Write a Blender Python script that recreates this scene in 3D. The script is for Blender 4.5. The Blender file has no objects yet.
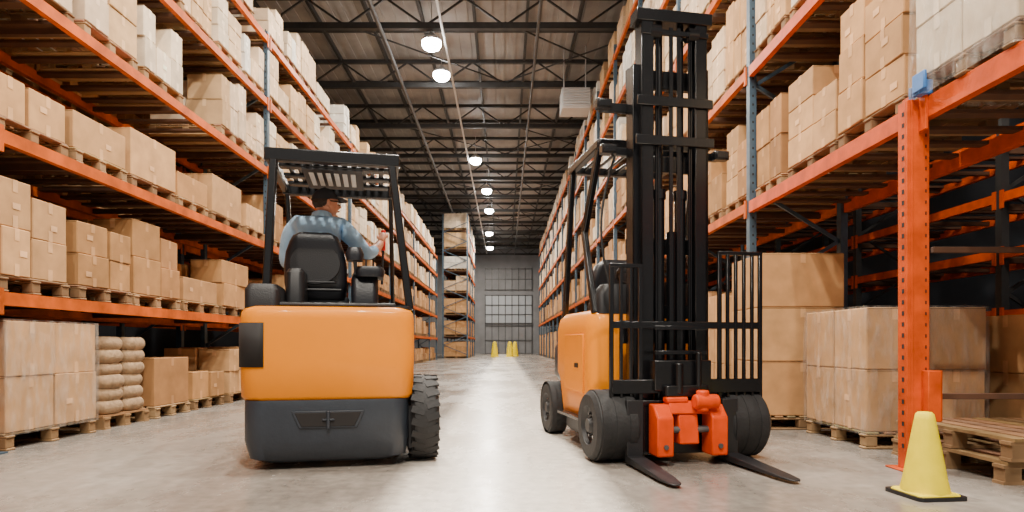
import bpy, math, random
from mathutils import Vector, Matrix
random.seed(7)
R = random.Random(11)
scene = bpy.context.scene
COL = scene.collection

# ------------------------------------------------------------------ materials
def mat(name, base, rough=0.5, metal=0.0, var=0.0, vscale=6.0, bump=0.0, bscale=40.0,
        attr=False, emis=None, estr=0.0, coat=0.0, spec=0.5):
    m = bpy.data.materials.new(name); m.use_nodes = True
    nt = m.node_tree; N = nt.nodes; L = nt.links
    b = N['Principled BSDF']
    b.inputs['Base Color'].default_value = (*base, 1)
    b.inputs['Roughness'].default_value = rough
    b.inputs['Metallic'].default_value = metal
    b.inputs['Specular IOR Level'].default_value = spec
    if coat:
        b.inputs['Coat Weight'].default_value = coat; b.inputs['Coat Roughness'].default_value = .08
    if emis:
        b.inputs['Emission Color'].default_value = (*emis, 1)
        b.inputs['Emission Strength'].default_value = estr
    src = None
    tc = N.new('ShaderNodeTexCoord')
    if attr:
        a = N.new('ShaderNodeAttribute'); a.attribute_name = 'Col'; src = a.outputs['Color']
    if var > 0:
        no = N.new('ShaderNodeTexNoise'); no.inputs['Scale'].default_value = vscale
        no.inputs['Detail'].default_value = 5
        L.new(tc.outputs['Object'], no.inputs['Vector'])
        mr = N.new('ShaderNodeMapRange')
        mr.inputs['From Min'].default_value = 0.3; mr.inputs['From Max'].default_value = 0.7
        mr.inputs['To Min'].default_value = 1 - var; mr.inputs['To Max'].default_value = 1 + var * 0.5
        L.new(no.outputs['Fac'], mr.inputs['Value'])
        vm = N.new('ShaderNodeVectorMath'); vm.operation = 'SCALE'
        if src: L.new(src, vm.inputs[0])
        else: vm.inputs[0].default_value = base
        L.new(mr.outputs['Result'], vm.inputs['Scale'])
        src = vm.outputs['Vector']
    if src: L.new(src, b.inputs['Base Color'])
    if bump > 0:
        nb = N.new('ShaderNodeTexNoise'); nb.inputs['Scale'].default_value = bscale
        L.new(tc.outputs['Object'], nb.inputs['Vector'])
        bp = N.new('ShaderNodeBump'); bp.inputs['Strength'].default_value = bump
        bp.inputs['Distance'].default_value = 0.01
        L.new(nb.outputs['Fac'], bp.inputs['Height']); L.new(bp.outputs['Normal'], b.inputs['Normal'])
    return m

M_card = mat('cardboard', (.5, .3, .15), .8, var=.2, vscale=5, attr=True, spec=.2)
M_orange = mat('truck_orange_paint', (.80, .245, .0), .4, var=.05, vscale=3, coat=.12, spec=.12)
M_grey = mat('counterweight_grey', (.022, .028, .038), .42, var=.15, vscale=8, bump=.15)
M_black = mat('black_steel', (.005, .005, .006), .26, var=.2, vscale=10)
M_blackm = mat('black_plastic', (.008, .008, .010), .5, bump=.2, bscale=120)
M_rubber = mat('tyre_rubber', (.010, .010, .011), .7, var=.3, vscale=12, bump=.3)
M_vinyl = mat('seat_vinyl', (.007, .008, .012), .38, bump=.15, bscale=60)
M_chrome = mat('steel_rod', (.5, .5, .52), .25, 1.0)
M_hub = mat('hub_metal', (.10, .10, .10), .5, .4, var=.3)
M_red = mat('carriage_red_orange', (.72, .060, .001), .4, var=.15, vscale=9, spec=.2)
M_redknob = mat('red_knob', (.7, .02, .02), .3)
M_rack = mat('rack_orange_paint', (.56, .10, .005), .5, var=.4, vscale=5, spec=.15)
M_rackred = mat('rack_red_paint', (.62, .075, .003), .45, var=.30, vscale=7, bump=.1, bscale=30, spec=.2)
M_rackdeck = mat('rack_deck_bars', (.085, .035, .016), .7, var=.3)
M_rackblue = mat('rack_blue_steel', (.06, .10, .14), .45, .3, var=.3, vscale=8)
M_hole = mat('dark_slot', (.01, .008, .008), .8)
M_yellow = mat('cone_yellow', (.88, .70, .0), .5, var=.08, vscale=12, spec=.15)
M_roof = mat('roof_steel_sheet', (.34, .325, .31), .55, .0, var=.35, vscale=.8)
M_truss = mat('truss_steel', (.045, .045, .045), .5, .3, var=.2)
M_pipe = mat('galvanised_pipe', (.6, .6, .6), .4, .2)
M_walld = mat('dark_wall_panel', (.025, .03, .04), .8, var=.2, vscale=1)
M_walle = mat('grey_wall_panel', (.22, .22, .23), .7, var=.2, vscale=1)
M_lamp = mat('lamp_glow', (1, 1, 1), .5, emis=(1, .97, .92), estr=90)
M_lampbody = mat('lamp_housing', (.5, .5, .5), .5, .5)
M_win = mat('frosted_window', (.32, .34, .36), .3, emis=(.8, .88, 1), estr=.03)
M_skin = mat('skin', (.62, .27, .16), .5, var=.06)
M_shirt = mat('blue_shirt', (.38, .60, .84), .85, var=.15, vscale=9, bump=.6, bscale=14)
M_trouser = mat('dark_trousers', (.02, .025, .04), .9)
M_hair = mat('brown_hair', (.035, .020, .013), .7, bump=.6, bscale=80)
M_cap = mat('dark_cap', (.018, .020, .026), .8)
M_white = mat('eye_white', (.8, .8, .78), .3)
M_iris = mat('iris', (.03, .02, .015), .2)
M_lip = mat('lips', (.42, .13, .10), .5)
M_boot = mat('boots', (.02, .015, .012), .6)
M_decal = mat('white_decal', (.6, .6, .58), .5)
M_sack = mat('sack_cloth', (.38, .25, .14), .9, var=.3, vscale=14, bump=.8, bscale=30)
M_blue = mat('blue_plastic', (.04, .16, .45), .4)

def wrap_mat():
    m = bpy.data.materials.new('stretch_wrap'); m.use_nodes = True
    nt = m.node_tree; N = nt.nodes; L = nt.links
    N.clear()
    o = N.new('ShaderNodeOutputMaterial'); mx = N.new('ShaderNodeMixShader')
    tr = N.new('ShaderNodeBsdfTransparent'); pr = N.new('ShaderNodeBsdfPrincipled')
    pr.inputs['Base Color'].default_value = (.66, .60, .52, 1); pr.inputs['Roughness'].default_value = .12
    tc = N.new('ShaderNodeTexCoord'); mp = N.new('ShaderNodeMapping')
    mp.inputs['Scale'].default_value = (5, 5, 1.6); mp.inputs['Rotation'].default_value = (.25, .2, 0)
    no = N.new('ShaderNodeTexNoise'); no.inputs['Scale'].default_value = 3; no.inputs['Detail'].default_value = 3
    L.new(tc.outputs['Object'], mp.inputs[0]); L.new(mp.outputs[0], no.inputs['Vector'])
    bp = N.new('ShaderNodeBump'); bp.inputs['Strength'].default_value = .9; bp.inputs['Distance'].default_value = .05
    L.new(no.outputs['Fac'], bp.inputs['Height']); L.new(bp.outputs[0], pr.inputs['Normal'])
    mr = N.new('ShaderNodeMapRange'); mr.inputs['From Min'].default_value = .4; mr.inputs['From Max'].default_value = .8
    mr.inputs['To Min'].default_value = .06; mr.inputs['To Max'].default_value = .40
    L.new(no.outputs['Fac'], mr.inputs['Value'])
    L.new(mr.outputs['Result'], mx.inputs[0]); L.new(tr.outputs[0], mx.inputs[1]); L.new(pr.outputs[0], mx.inputs[2])
    L.new(mx.outputs[0], o.inputs[0])
    return m
M_wrap = wrap_mat()

def floor_mat():
    m = bpy.data.materials.new('polished_concrete'); m.use_nodes = True
    nt = m.node_tree; N = nt.nodes; L = nt.links
    b = N['Principled BSDF']; tc = N.new('ShaderNodeTexCoord')
    n1 = N.new('ShaderNodeTexNoise'); n1.inputs['Scale'].default_value = .9; n1.inputs['Detail'].default_value = 9
    n1.inputs['Roughness'].default_value = .68
    n2 = N.new('ShaderNodeTexNoise'); n2.inputs['Scale'].default_value = 14; n2.inputs['Detail'].default_value = 6
    mp = N.new('ShaderNodeMapping'); mp.inputs['Scale'].default_value = (1, .45, 1)
    L.new(tc.outputs['Object'], mp.inputs[0])
    L.new(mp.outputs[0], n1.inputs['Vector']); L.new(tc.outputs['Object'], n2.inputs['Vector'])
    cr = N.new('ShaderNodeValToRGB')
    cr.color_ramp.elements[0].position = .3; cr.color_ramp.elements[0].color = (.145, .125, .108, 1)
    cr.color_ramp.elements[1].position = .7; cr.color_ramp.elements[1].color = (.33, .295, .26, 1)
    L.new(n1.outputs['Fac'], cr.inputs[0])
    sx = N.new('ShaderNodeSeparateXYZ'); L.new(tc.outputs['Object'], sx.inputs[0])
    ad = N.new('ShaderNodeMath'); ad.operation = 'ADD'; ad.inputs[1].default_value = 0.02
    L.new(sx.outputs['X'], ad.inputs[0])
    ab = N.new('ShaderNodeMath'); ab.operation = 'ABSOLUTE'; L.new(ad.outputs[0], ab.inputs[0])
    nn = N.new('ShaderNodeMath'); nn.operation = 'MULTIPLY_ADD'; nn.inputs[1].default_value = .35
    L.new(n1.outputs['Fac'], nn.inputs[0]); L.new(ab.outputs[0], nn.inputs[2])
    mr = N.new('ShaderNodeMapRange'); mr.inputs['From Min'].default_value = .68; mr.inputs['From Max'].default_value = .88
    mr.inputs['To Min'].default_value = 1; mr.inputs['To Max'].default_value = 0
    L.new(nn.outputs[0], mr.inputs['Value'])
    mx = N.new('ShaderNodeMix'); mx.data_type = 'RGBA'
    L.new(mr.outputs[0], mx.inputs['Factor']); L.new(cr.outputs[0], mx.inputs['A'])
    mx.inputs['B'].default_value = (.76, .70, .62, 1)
    m2 = N.new('ShaderNodeMapRange'); m2.inputs['From Min'].default_value = .3; m2.inputs['From Max'].default_value = .7
    m2.inputs['To Min'].default_value = .80; m2.inputs['To Max'].default_value = 1.12
    L.new(n2.outputs['Fac'], m2.inputs['Value'])
    vm = N.new('ShaderNodeVectorMath'); vm.operation = 'SCALE'
    L.new(mx.outputs['Result'], vm.inputs[0]); L.new(m2.outputs[0], vm.inputs['Scale'])
    L.new(vm.outputs[0], b.inputs['Base Color'])
    m3 = N.new('ShaderNodeMapRange'); m3.inputs['From Min'].default_value = .3; m3.inputs['From Max'].default_value = .7
    m3.inputs['To Min'].default_value = .14; m3.inputs['To Max'].default_value = .40
    L.new(n1.outputs['Fac'], m3.inputs['Value']); L.new(m3.outputs[0], b.inputs['Roughness'])
    bp = N.new('ShaderNodeBump'); bp.inputs['Strength'].default_value = .08; bp.inputs['Distance'].default_value = .01
    L.new(n2.outputs['Fac'], bp.inputs['Height']); L.new(bp.outputs[0], b.inputs['Normal'])
    return m
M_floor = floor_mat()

# ------------------------------------------------------------------ mesh builder
class MB:
    def __init__(s): s.v = []; s.f = []; s.m = []; s.c = []
    def add(s, vs, fs, m=0, c=(1, 1, 1)):
        o = len(s.v); s.v += [tuple(v) for v in vs]
        for f in fs:
            s.f.append(tuple(i + o for i in f)); s.m.append(m); s.c.append(c)
    def box(s, x0, x1, y0, y1, z0, z1, m=0, c=(1, 1, 1)):
        s.add([(x0, y0, z0), (x1, y0, z0), (x1, y1, z0), (x0, y1, z0), (x0, y0, z1), (x1, y0, z1), (x1, y1, z1), (x0, y1, z1)],
              [(0, 3, 2, 1), (4, 5, 6, 7), (0, 1, 5, 4), (1, 2, 6, 5), (2, 3, 7, 6), (3, 0, 4, 7)], m, c)
    def bar(s, p, q, w, h, m=0, c=(1, 1, 1), up=(0, 0, 1)):
        p = Vector(p); q = Vector(q); d = (q - p).normalized(); u = Vector(up)
        if abs(d.dot(u)) > .98: u = Vector((0, 1, 0))
        a = d.cross(u).normalized(); b = a.cross(d).normalized()
        vs = []
        for t in (p, q):
            for i, j in ((-1, -1), (1, -1), (1, 1), (-1, 1)):
                vs.append(t + a * i * w / 2 + b * j * h / 2)
        s.add(vs, [(3, 2, 1, 0), (4, 5, 6, 7), (0, 1, 5, 4), (1, 2, 6, 5), (2, 3, 7, 6), (3, 0, 4, 7)], m, c)
    def cyl(s, p, q, r0, r1=None, n=16, m=0, c=(1, 1, 1)):
        if r1 is None: r1 = r0
        p = Vector(p); q = Vector(q); d = (q - p).normalized(); u = Vector((0, 0, 1))
        if abs(d.dot(u)) > .98: u = Vector((0, 1, 0))
        a = d.cross(u).normalized(); b = a.cross(d).normalized(); vs = []
        for t, r in ((p, r0), (q, r1)):
            for i in range(n):
                an = 2 * math.pi * i / n; vs.append(t + a * math.cos(an) * r + b * math.sin(an) * r)
        fs = [(i, (i + 1) % n, n + (i + 1) % n, n + i) for i in range(n)]
        fs += [tuple(range(n))[::-1], tuple(range(n, 2 * n))]
        s.add(vs, fs, m, c)
    def path(s, pts, r, n=10, m=0, c=(1, 1, 1)):
        for a, b in zip(pts[:-1], pts[1:]): s.cyl(a, b, r, r, n, m, c)
    def loft(s, rings, m=0, c=(1, 1, 1), cap=True):
        n = len(rings[0]); vs = [p for r in rings for p in r]; fs = []
        for k in range(len(rings) - 1):
            for i in range(n):
                j = (i + 1) % n; fs.append((k * n + i, k * n + j, (k + 1) * n + j, (k + 1) * n + i))
        if cap:
            fs.append(tuple(range(n))[::-1]); fs.append(tuple(range((len(rings) - 1) * n, len(rings) * n)))
        s.add(vs, fs, m, c)
    def extrude_x(s, prof, x0, x1, m=0, c=(1, 1, 1)):
        s.loft([[(x0, y, z) for y, z in prof], [(x1, y, z) for y, z in prof]], m, c)
    def extrude_y(s, prof, y0, y1, m=0, c=(1, 1, 1)):
        s.loft([[(x, y0, z) for x, z in prof], [(x, y1, z) for x, z in prof]], m, c)
    def spin(s, i0, cx, cy, a):
        ca, sa = math.cos(a), math.sin(a)
        for i in range(i0, len(s.v)):
            x, y, z = s.v[i]; dx, dy = x - cx, y - cy
            s.v[i] = (cx + dx * ca - dy * sa, cy + dx * sa + dy * ca, z)
    def obj(s, name, mats, parent=None, bevel=0, seg=2, smooth=True, angle=35):
        me = bpy.data.meshes.new(name); me.from_pydata(s.v, [], s.f)
        for x in mats: me.materials.append(x)
        me.polygons.foreach_set('material_index', s.m)
        ca = me.color_attributes.new('Col', 'FLOAT_COLOR', 'CORNER')
        data = []
        for f, c in zip(s.f, s.c): data += [c[0], c[1], c[2], 1.0] * len(f)
        ca.data.foreach_set('color', data)
        import bmesh
        bm = bmesh.new(); bm.from_mesh(me); bmesh.ops.recalc_face_normals(bm, faces=bm.faces); bm.to_mesh(me); bm.free()
        if smooth:
            me.polygons.foreach_set('use_smooth', [True] * len(me.polygons))
            me.set_sharp_from_angle(angle=math.radians(angle))
        o = bpy.data.objects.new(name, me); COL.objects.link(o)
        if parent: o.parent = parent
        if bevel:
            b = o.modifiers.new('bevel', 'BEVEL'); b.width = bevel; b.segments = seg
            b.limit_method = 'ANGLE'; b.angle_limit = math.radians(40)
        return o

def rr(x0, x1, y0, y1, r, z, n=6):
    pts = []
    for cx, cy, a0 in ((x0 + r, y0 + r, 180), (x1 - r, y0 + r, 270), (x1 - r, y1 - r, 0), (x0 + r, y1 - r, 90)):
        for i in range(n + 1):
            a = math.radians(a0 + 90 * i / n); pts.append((cx + r * math.cos(a), cy + r * math.sin(a), z))
    return pts
def empty(name, loc=(0, 0, 0), rz=0):
    e = bpy.data.objects.new(name, None); e.location = loc; e.rotation_euler = (0, 0, rz)
    e.empty_display_size = .2; COL.objects.link(e); return e

# ------------------------------------------------------------------ camera
H = 0.85
cam = bpy.data.cameras.new('camera'); co = bpy.data.objects.new('camera', cam); COL.objects.link(co)
co.location = (0, 0, H); co.rotation_euler = (math.pi / 2, 0, 0)
cam.sensor_width = 36; cam.lens = 620 / 1024 * 36
cam.shift_x = 7 / 1024; cam.shift_y = 89 / 1024
cam.clip_end = 200
scene.camera = co

# ------------------------------------------------------------------ building shell
YE = 60.0; YB = -8.0; XW = 11.0; ZC = 10.6
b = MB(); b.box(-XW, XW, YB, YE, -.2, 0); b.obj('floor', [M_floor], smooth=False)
b = MB()
x = -XW
while x < XW:
    b.box(x, x + .18, YB, YE, ZC, ZC + .1); b.box(x + .18, x + .36, YB, YE, ZC + .04, ZC + .1); x += .36
b.obj('ceiling', [M_roof], smooth=False)
b = MB(); b.box(-XW - .2, -XW, YB, YE, 0, ZC + .1); b.obj('wall_left', [M_walld], smooth=False)
b = MB(); b.box(XW, XW + .2, YB, YE, 0, ZC + .1); b.obj('wall_right', [M_walld], smooth=False)
b = MB(); b.box(-XW - .2, XW + .2, YE, YE + .2, 0, ZC + .1); b.obj('wall_far', [M_walle], smooth=False)
b = MB()
b.box(-1.9, 2.6, YE - .06, YE - .02, 3.0, 5.6, 0)
b.box(-1.9, 2.6, YE - .06, YE - .02, .05, 2.6, 1)
for i in range(8):
    x = -1.9 + i * 4.5 / 7; b.box(x - .04, x + .04, YE - .14, YE - .06, 0, 5.7, 2)
for z in (2.7, 2.95, 3.8, 4.7, 5.65, 1.3): b.box(-1.95, 2.65, YE - .14, YE - .06, z - .04, z + .04, 2)
b.obj('window_1', [M_win, M_walle, M_hub], smooth=False)
b = MB()
b.box(-1.9, 2.6, YE - .06, YE - .02, 6.2, 8.2, 0)
for i in range(8):
    x = -1.9 + i * 4.5 / 7; b.box(x - .04, x + .04, YE - .14, YE - .06, 6.1, 8.3, 1)
for z in (6.2, 7.2, 8.2): b.box(-1.95, 2.65, YE - .14, YE - .06, z - .04, z + .04, 1)
b.obj('window_2', [M_walle, M_hub], smooth=False)
b = MB()
yy = 1.5
while yy < YE:
    b.box(-XW, XW, yy - .07, yy + .07, 9.55, 9.72, 0)
    b.box(-XW, XW, yy - .06, yy + .06, 10.38, 10.5, 0)
    k = 0; x = -XW
    while x < XW - .1:
        if k % 2 == 0: b.bar((x, yy, 9.65), (x + 1.1, yy, 10.42), .05, .05)
        else: b.bar((x, yy, 10.42), (x + 1.1, yy, 9.65), .05, .05)
        x += 1.1; k += 1
    yy += 3.9
x = -XW + .8
while x < XW:
    b.box(x - .04, x + .04, YB, YE, 10.44, 10.6, 0); x += 1.55
yy = 3.45
while yy < YE:
    b.box(-XW, XW, yy - .05, yy + .05, 10.46, 10.6, 0); yy += 3.9
yy = 1.5
while yy < YE - 4:
    for x in (-4.6, 0, 4.6):
        b.bar((x, yy, 9.75), (x + 4.6 if x < 4 else x - 4.6, yy + 3.9, 9.75), .035, .035)
    yy += 7.8
b.obj('roof_trusses', [M_truss], smooth=False)
b = MB()
b.box(-1.72, -1.66, 14, 58, 9.36, 9.42)
yy = 15
while yy < 58: b.cyl((-1.69, yy, 9.40), (-1.69, yy, 9.56), .012, n=6); yy += 3.9
b.obj('lighting_conduit', [M_pipe])
b = MB()
for x, z, r in ((.9, 9.47, .045), (-3.4, 9.47, .06)):
    b.cyl((x, 6, z), (x, 59, z), r, n=10)
    yy = 9.3
    while yy < 58: b.cyl((x, yy, z), (x, yy, 9.56), .015, n=6); yy += 3.9
b.obj('sprinkler_pipes', [M_hub])
b = MB()
b.box(1.8, 2.7, 19.6, 20.4, 8.35, 9.0)
for i in range(7): b.box(1.84, 2.66, 19.55, 19.6, 8.40 + i * .085, 8.43 + i * .085)
for x in (1.9, 2.6): b.cyl((x, 20, 9.0), (x, 20, 10.5), .02, n=6)
b.obj('hanging_unit_heater', [M_pipe], bevel=.01)

def lamp(x, y, z, p):
    e = empty('high_bay_lamp', (x, y, z))
    b = MB()
    b.cyl((0, 0, .06), (0, 0, .18), .27, .14, 20); b.cyl((0, 0, .18), (0, 0, .26), .08, .06, 12)
    b.cyl((0, 0, .26), (0, 0, max(.3, 10.42 - z)), .012, n=6)
    b.cyl((0, 0, .0), (0, 0, .06), .28, .28, 20)
    b.obj('housing', [M_lampbody], e)
    b = MB(); rings = [[(r * math.cos(2 * math.pi * i / 20), r * math.sin(2 * math.pi * i / 20), zz) for i in range(20)] for r, zz in ((.265, 0), (.27, -.08), (.23, -.16), (.13, -.22), (.04, -.24))]
    b.loft(rings); b.obj('diffuser', [M_lamp], e)
    l = bpy.data.lights.new('lamp_light', 'AREA'); l.shape = 'DISK'; l.size = .3; l.energy = p * .74; l.color = (1, .91, .78)
    lo = bpy.data.objects.new('lamp_light', l); COL.objects.link(lo); lo.parent = e; lo.location = (0, 0, -.26)
for x, y, z, p in ((-2.05, 17.3, 9.3, 700), (-2.05, 20.0, 9.6, 700), (-1.35, 28.4, 9.35, 950), (-1.0, 34, 9.35, 900),
                   (-1.0, 39, 9.35, 900), (-1.2, 47, 9.35, 1100), (-1.3, 54, 9.35, 1000),
                   (-1.2, 11.2, 9.3, 1050), (1.2, 5.5, 9.3, 850), (-1.6, 5.5, 9.3, 850), (0, .5, 9.3, 1000),
                   (-2.2, -3, 9.3, 1000), (2.2, -3, 9.3, 1000)):
    lamp(x, y, z, p)
w = bpy.data.worlds.new('world'); scene.world = w; w.use_nodes = True
w.node_tree.nodes['Background'].inputs[0].default_value = (1, .97, .92, 1)
w.node_tree.nodes['Background'].inputs[1].default_value = 0.40

# ------------------------------------------------------------------ boxes / pallets / racks
CARD = [(.52, .28, .12), (.46, .24, .095), (.60, .34, .155), (.40, .20, .08), (.56, .315, .14)]
CREAM = [(.68, .48, .30), (.76, .62, .45), (.78, .73, .65), (.58, .37, .19), (.72, .54, .37)]
WOOD = [(.32, .19, .09), (.25, .15, .075), (.38, .24, .12)]
def cardbox(b, x0, x1, y0, y1, z0, z1, col, tape=True, label=False, rot=0):
    i0 = len(b.v)
    b.box(x0, x1, y0, y1, z0, z1, 0, col)
    if tape:
        tc = tuple(min(1, c * 1.22 + .03) for c in col); sc = tuple(c * .4 for c in col)
        e = .0025; h = min(.10, (z1 - z0) * .28); w_ = .026
        ym = (y0 + y1) / 2; xm = (x0 + x1) / 2
        for xs in (x0 - e, x1 + e):
            b.add([(xs, ym - w_, z1 - h), (xs, ym + w_, z1 - h), (xs, ym + w_, z1), (xs, ym - w_, z1)], [(0, 1, 2, 3)], 0, tc)
            b.add([(xs, ym - w_, z0), (xs, ym + w_, z0), (xs, ym + w_, z0 + h), (xs, ym - w_, z0 + h)], [(0, 1, 2, 3)], 0, tc)
        b.add([(x0, ym - w_, z1 + e), (x1, ym - w_, z1 + e), (x1, ym + w_, z1 + e), (x0, ym + w_, z1 + e)], [(0, 1, 2, 3)], 0, tc)
        b.add([(x0, ym - .002, z1 + e * 1.5), (x1, ym - .002, z1 + e * 1.5), (x1, ym + .002, z1 + e * 1.5), (x0, ym + .002, z1 + e * 1.5)], [(0, 1, 2, 3)], 0, sc)
        b.add([(xm - w_, y0 - e, z1 - h), (xm + w_, y0 - e, z1 - h), (xm + w_, y0 - e, z1), (xm - w_, y0 - e, z1)], [(0, 1, 2, 3)], 0, tc)
        b.add([(x0 + .005, y0 - e, z1 - .012), (x1 - .005, y0 - e, z1 - .012), (x1 - .005, y0 - e, z1 - .006), (x0 + .005, y0 - e, z1 - .006)], [(0, 1, 2, 3)], 0, sc)
    if label:
        yl = y0 + (y1 - y0) * R.uniform(.15, .6); zl = z0 + (z1 - z0) * R.uniform(.25, .55)
        for xs in (x0 - .004, x1 + .004):
            b.add([(xs, yl, zl), (xs, yl + .08, zl), (xs, yl + .08, zl + .05), (xs, yl, zl + .05)], [(0, 1, 2, 3)], 0, tuple(min(1, c * 1.35 + .06) for c in col))
    if rot: b.spin(i0, (x0 + x1) / 2, (y0 + y1) / 2, rot)
def pallet(b, x0, x1, y0, y1, z):
    c = R.choice(WOOD)
    for k in range(3):
        y = y0 + .05 + (y1 - y0 - .1) * k / 2
        for j in range(3):
            xx = x0 + .06 + (x1 - x0 - .12) * j / 2
            b.box(xx - .05, xx + .05, y - .045, y + .045, z + .02, z + .10, 0, tuple(a * .85 for a in c))
        b.box(x0, x1, y - .045, y + .045, z, z + .02, 0, c)
        b.box(x0, x1, y - .045, y + .045, z + .10, z + .12, 0, c)
    nb = 7
    for k in range(nb):
        xx = x0 + (x1 - x0) * (k + .5) / nb; w_ = (x1 - x0) / nb * .36
        b.box(xx - w_, xx + w_, y0, y1, z + .12, z + .14, 0, tuple(a * R.uniform(.85, 1.15) for a in c))
def load(b, x0, x1, y0, y1, z, h, pal, nx=2, ny=2, nz=2, tape=True, ragged=.25, messy=0):
    pallet(b, x0, x1, y0, y1, z); z0 = z + .141
    hh = (h - .141) / nz; base = R.choice(pal)
    for i in range(nx):
        cuts = [0] + sorted((k + R.uniform(-.14, .14) * (messy > 0)) / ny for k in range(1, ny)) + [1]
        for j in range(ny):
            zc = z0; c0 = R.choice(pal) if messy and R.random() < .35 else base
            top = nz if R.random() > ragged else max(1, nz - 1)
            hs = hh * (R.uniform(.82, 1.0) if messy else 1)
            for k in range(top):
                f = R.uniform(.80, 1.12); col = tuple(c * f for c in c0)
                ww = (x1 - x0) / nx; wy = (y1 - y0)
                jx = R.uniform(.004, .02) + messy * R.uniform(0, .02); jy = R.uniform(.003, .010) + messy * R.uniform(0, .02)
                rot = R.uniform(-.045, .045) * messy
                cardbox(b, x0 + i * ww + jx, x0 + (i + 1) * ww - jx, y0 + cuts[j] * wy + jy, y0 + cuts[j + 1] * wy - jy,
                        zc + .0005, zc + hs - .003, col, tape, R.random() < .3, rot)
                zc += hs

def rack(name, xf, d, ys, levels, depth, top, near_y=14, mats=(M_rack, M_rackblue), pw=.045, orange_to=-99):
    b = MB(); xa, xb = xf, xf + d * depth
    for y in ys:
        pm = 0 if y < orange_to else 1
        for x in (xf + d * .05, xb - d * .05):
            b.box(x - pw, x + pw, y - .045, y + .045, .012, top, pm)
            b.box(x - .09, x + .09, y - .08, y + .08, 0, .012, 1)
        z = .25; k = 0
        while z < top - .6:
            p = (xf + d * .09, y, z); q = (xb - d * .09, y, z + .6)
            if k % 2: p, q = (xf + d * .09, y, z + .6), (xb - d * .09, y, z)
            b.bar(p, q, .03, .04, 1); z += .6; k += 1
        if y < near_y:
            z = .1
            while z < top:
                x = xf + d * .05
                b.add([(x - .010, y - .047, z), (x + .010, y - .047, z), (x + .010, y - .047, z + .025), (x - .010, y - .047, z + .025)], [(0, 1, 2, 3)], 2)
                z += .1
    for y0, y1 in zip(ys[:-1], ys[1:]):
        for L in levels:
            for x in (xf + d * .03, xb - d * .03):
                b.box(x - .03, x + .03, y0 + .045, y1 - .045, L - .105, L, 0)
            for yc in (y0 + .05, y1 - .06):
                b.box(xf - .008, xf + .008, yc - .02, yc + .03, L - .18, L + .03, 0)
            n = int((y1 - y0) / .33)
            for k in range(n):
                y = y0 + (y1 - y0) * (k + .5) / n
                b.box(min(xa, xb) + .06, max(xa, xb) - .06, y - .05, y + .05, L - .035, L - .005, 3)
            n = 3
            for k in range(n):
                y = y0 + (y1 - y0) * (k + .5) / n
                b.box(min(xa, xb) + .06, max(xa, xb) - .06, y - .025, y + .025, L - .09, L - .035, 3)
    return b.obj(name, [mats[0], mats[1], M_hole, M_rackdeck], bevel=0, smooth=False)

def fill_bay(b, xf, d, y0, y1, z, hmax, pal, style, depth=1.1, messy=0, skip=.03):
    y = y0 + .09
    while y < y1 - .6:
        w_ = R.uniform(.74, .98)
        if y + w_ > y1 - .08: w_ = y1 - .08 - y
        if w_ < .5: break
        off = R.uniform(.0, .08); a = xf + d * off; c = xf + d * (depth - .05)
        x0, x1 = min(a, c), max(a, c)
        if R.random() > skip:
            if style == 'single': load(b, x0, x1, y, y + w_, z, R.uniform(.5, .72), pal, 2, R.choice((1, 2)), 1, messy=messy)
            elif style == 'double': load(b, x0, x1, y, y + w_, z, R.uniform(.72, hmax), pal, 2, R.choice((1, 2, 2)), 2, ragged=.3, messy=messy)
            else: load(b, x0, x1, y, y + w_, z, R.uniform(hmax * .82, hmax), pal, 2, R.choice((2, 2, 3)), R.choice((2, 3)), ragged=.22, messy=messy)
        y += w_ + R.uniform(.05, .14)

XL = -3.95
ysL = [-.8, 4.80, 10.40] + [10.4 + 5.6 * i for i in range(1, 5)]
ysL.append(36.2)
LV = [1.27, 2.55, 3.8, 4.95, 6.0]
rack('pallet_rack', XL, -1, ysL, LV, 1.15, 6.1, pw=.035, orange_to=6)
near = MB(); far = MB()
for i, (y0, y1) in enumerate(zip(ysL[:-1], ysL[1:])):
    b = near if i < 3 else far
    if i == 0: y0 = 1.2
    for k, L in enumerate([0] + LV):
        if k == 0:
            if i == 1: continue
            fill_bay(b, XL - .02, -1, y0, y1, 0, .8, CARD, 'single' if i < 3 else 'double', messy=1)
        else:
            pal = CARD if k < 3 else CREAM
            st = {1: 'double', 2: 'single' if i < 2 else 'double'}.get(k, 'full')
            hm = {1: .98, 2: 1.0, 3: .98, 4: .9, 5: .95}[k]
            fill_bay(b, XL, -1, y0, y1, L + .003, hm, pal, st, messy=1 if k < 3 else .5)
load(near, -5.0, -4.0, 7.12, 7.9, 0, .72, CARD, 2, 1, 1, messy=1)
load(near, -5.0, -4.02, 8.05, 8.9, 0, .55, CARD, 2, 2, 1, messy=1)
load(near, -5.0, -4.0, 9.05, 10.2, 0, .85, CARD, 2, 3, 2, messy=1)
near.obj('stacked_cardboard_boxes', [M_card], bevel=.007, seg=1, smooth=False)
far.obj('stacked_cardboard_boxes', [M_card], smooth=False)
b = MB(); load(b, -5.05, -3.98, 4.95, 6.05, .0, 1.05, [CARD[2]], 2, 2, 2, ragged=0)
pw_ = b.obj('pallet_of_cardboard_boxes', [M_card], bevel=.006, seg=1, smooth=False)
b = MB(); b.loft([rr(-5.07, -3.96, 4.93, 6.07, .04, .12), rr(-5.075, -3.955, 4.925, 6.075, .04, .6), rr(-5.07, -3.96, 4.93, 6.07, .04, 1.06)], cap=False)
b.obj('stretch_wrap', [M_wrap], pw_)
e = empty('pallet_of_sacks', (0, 0, 0)); b = MB(); pallet(b, -5.0, -4.0, 6.20, 6.98, 0); b.obj('pallet', [M_card], e, smooth=False)
b = MB()
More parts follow.
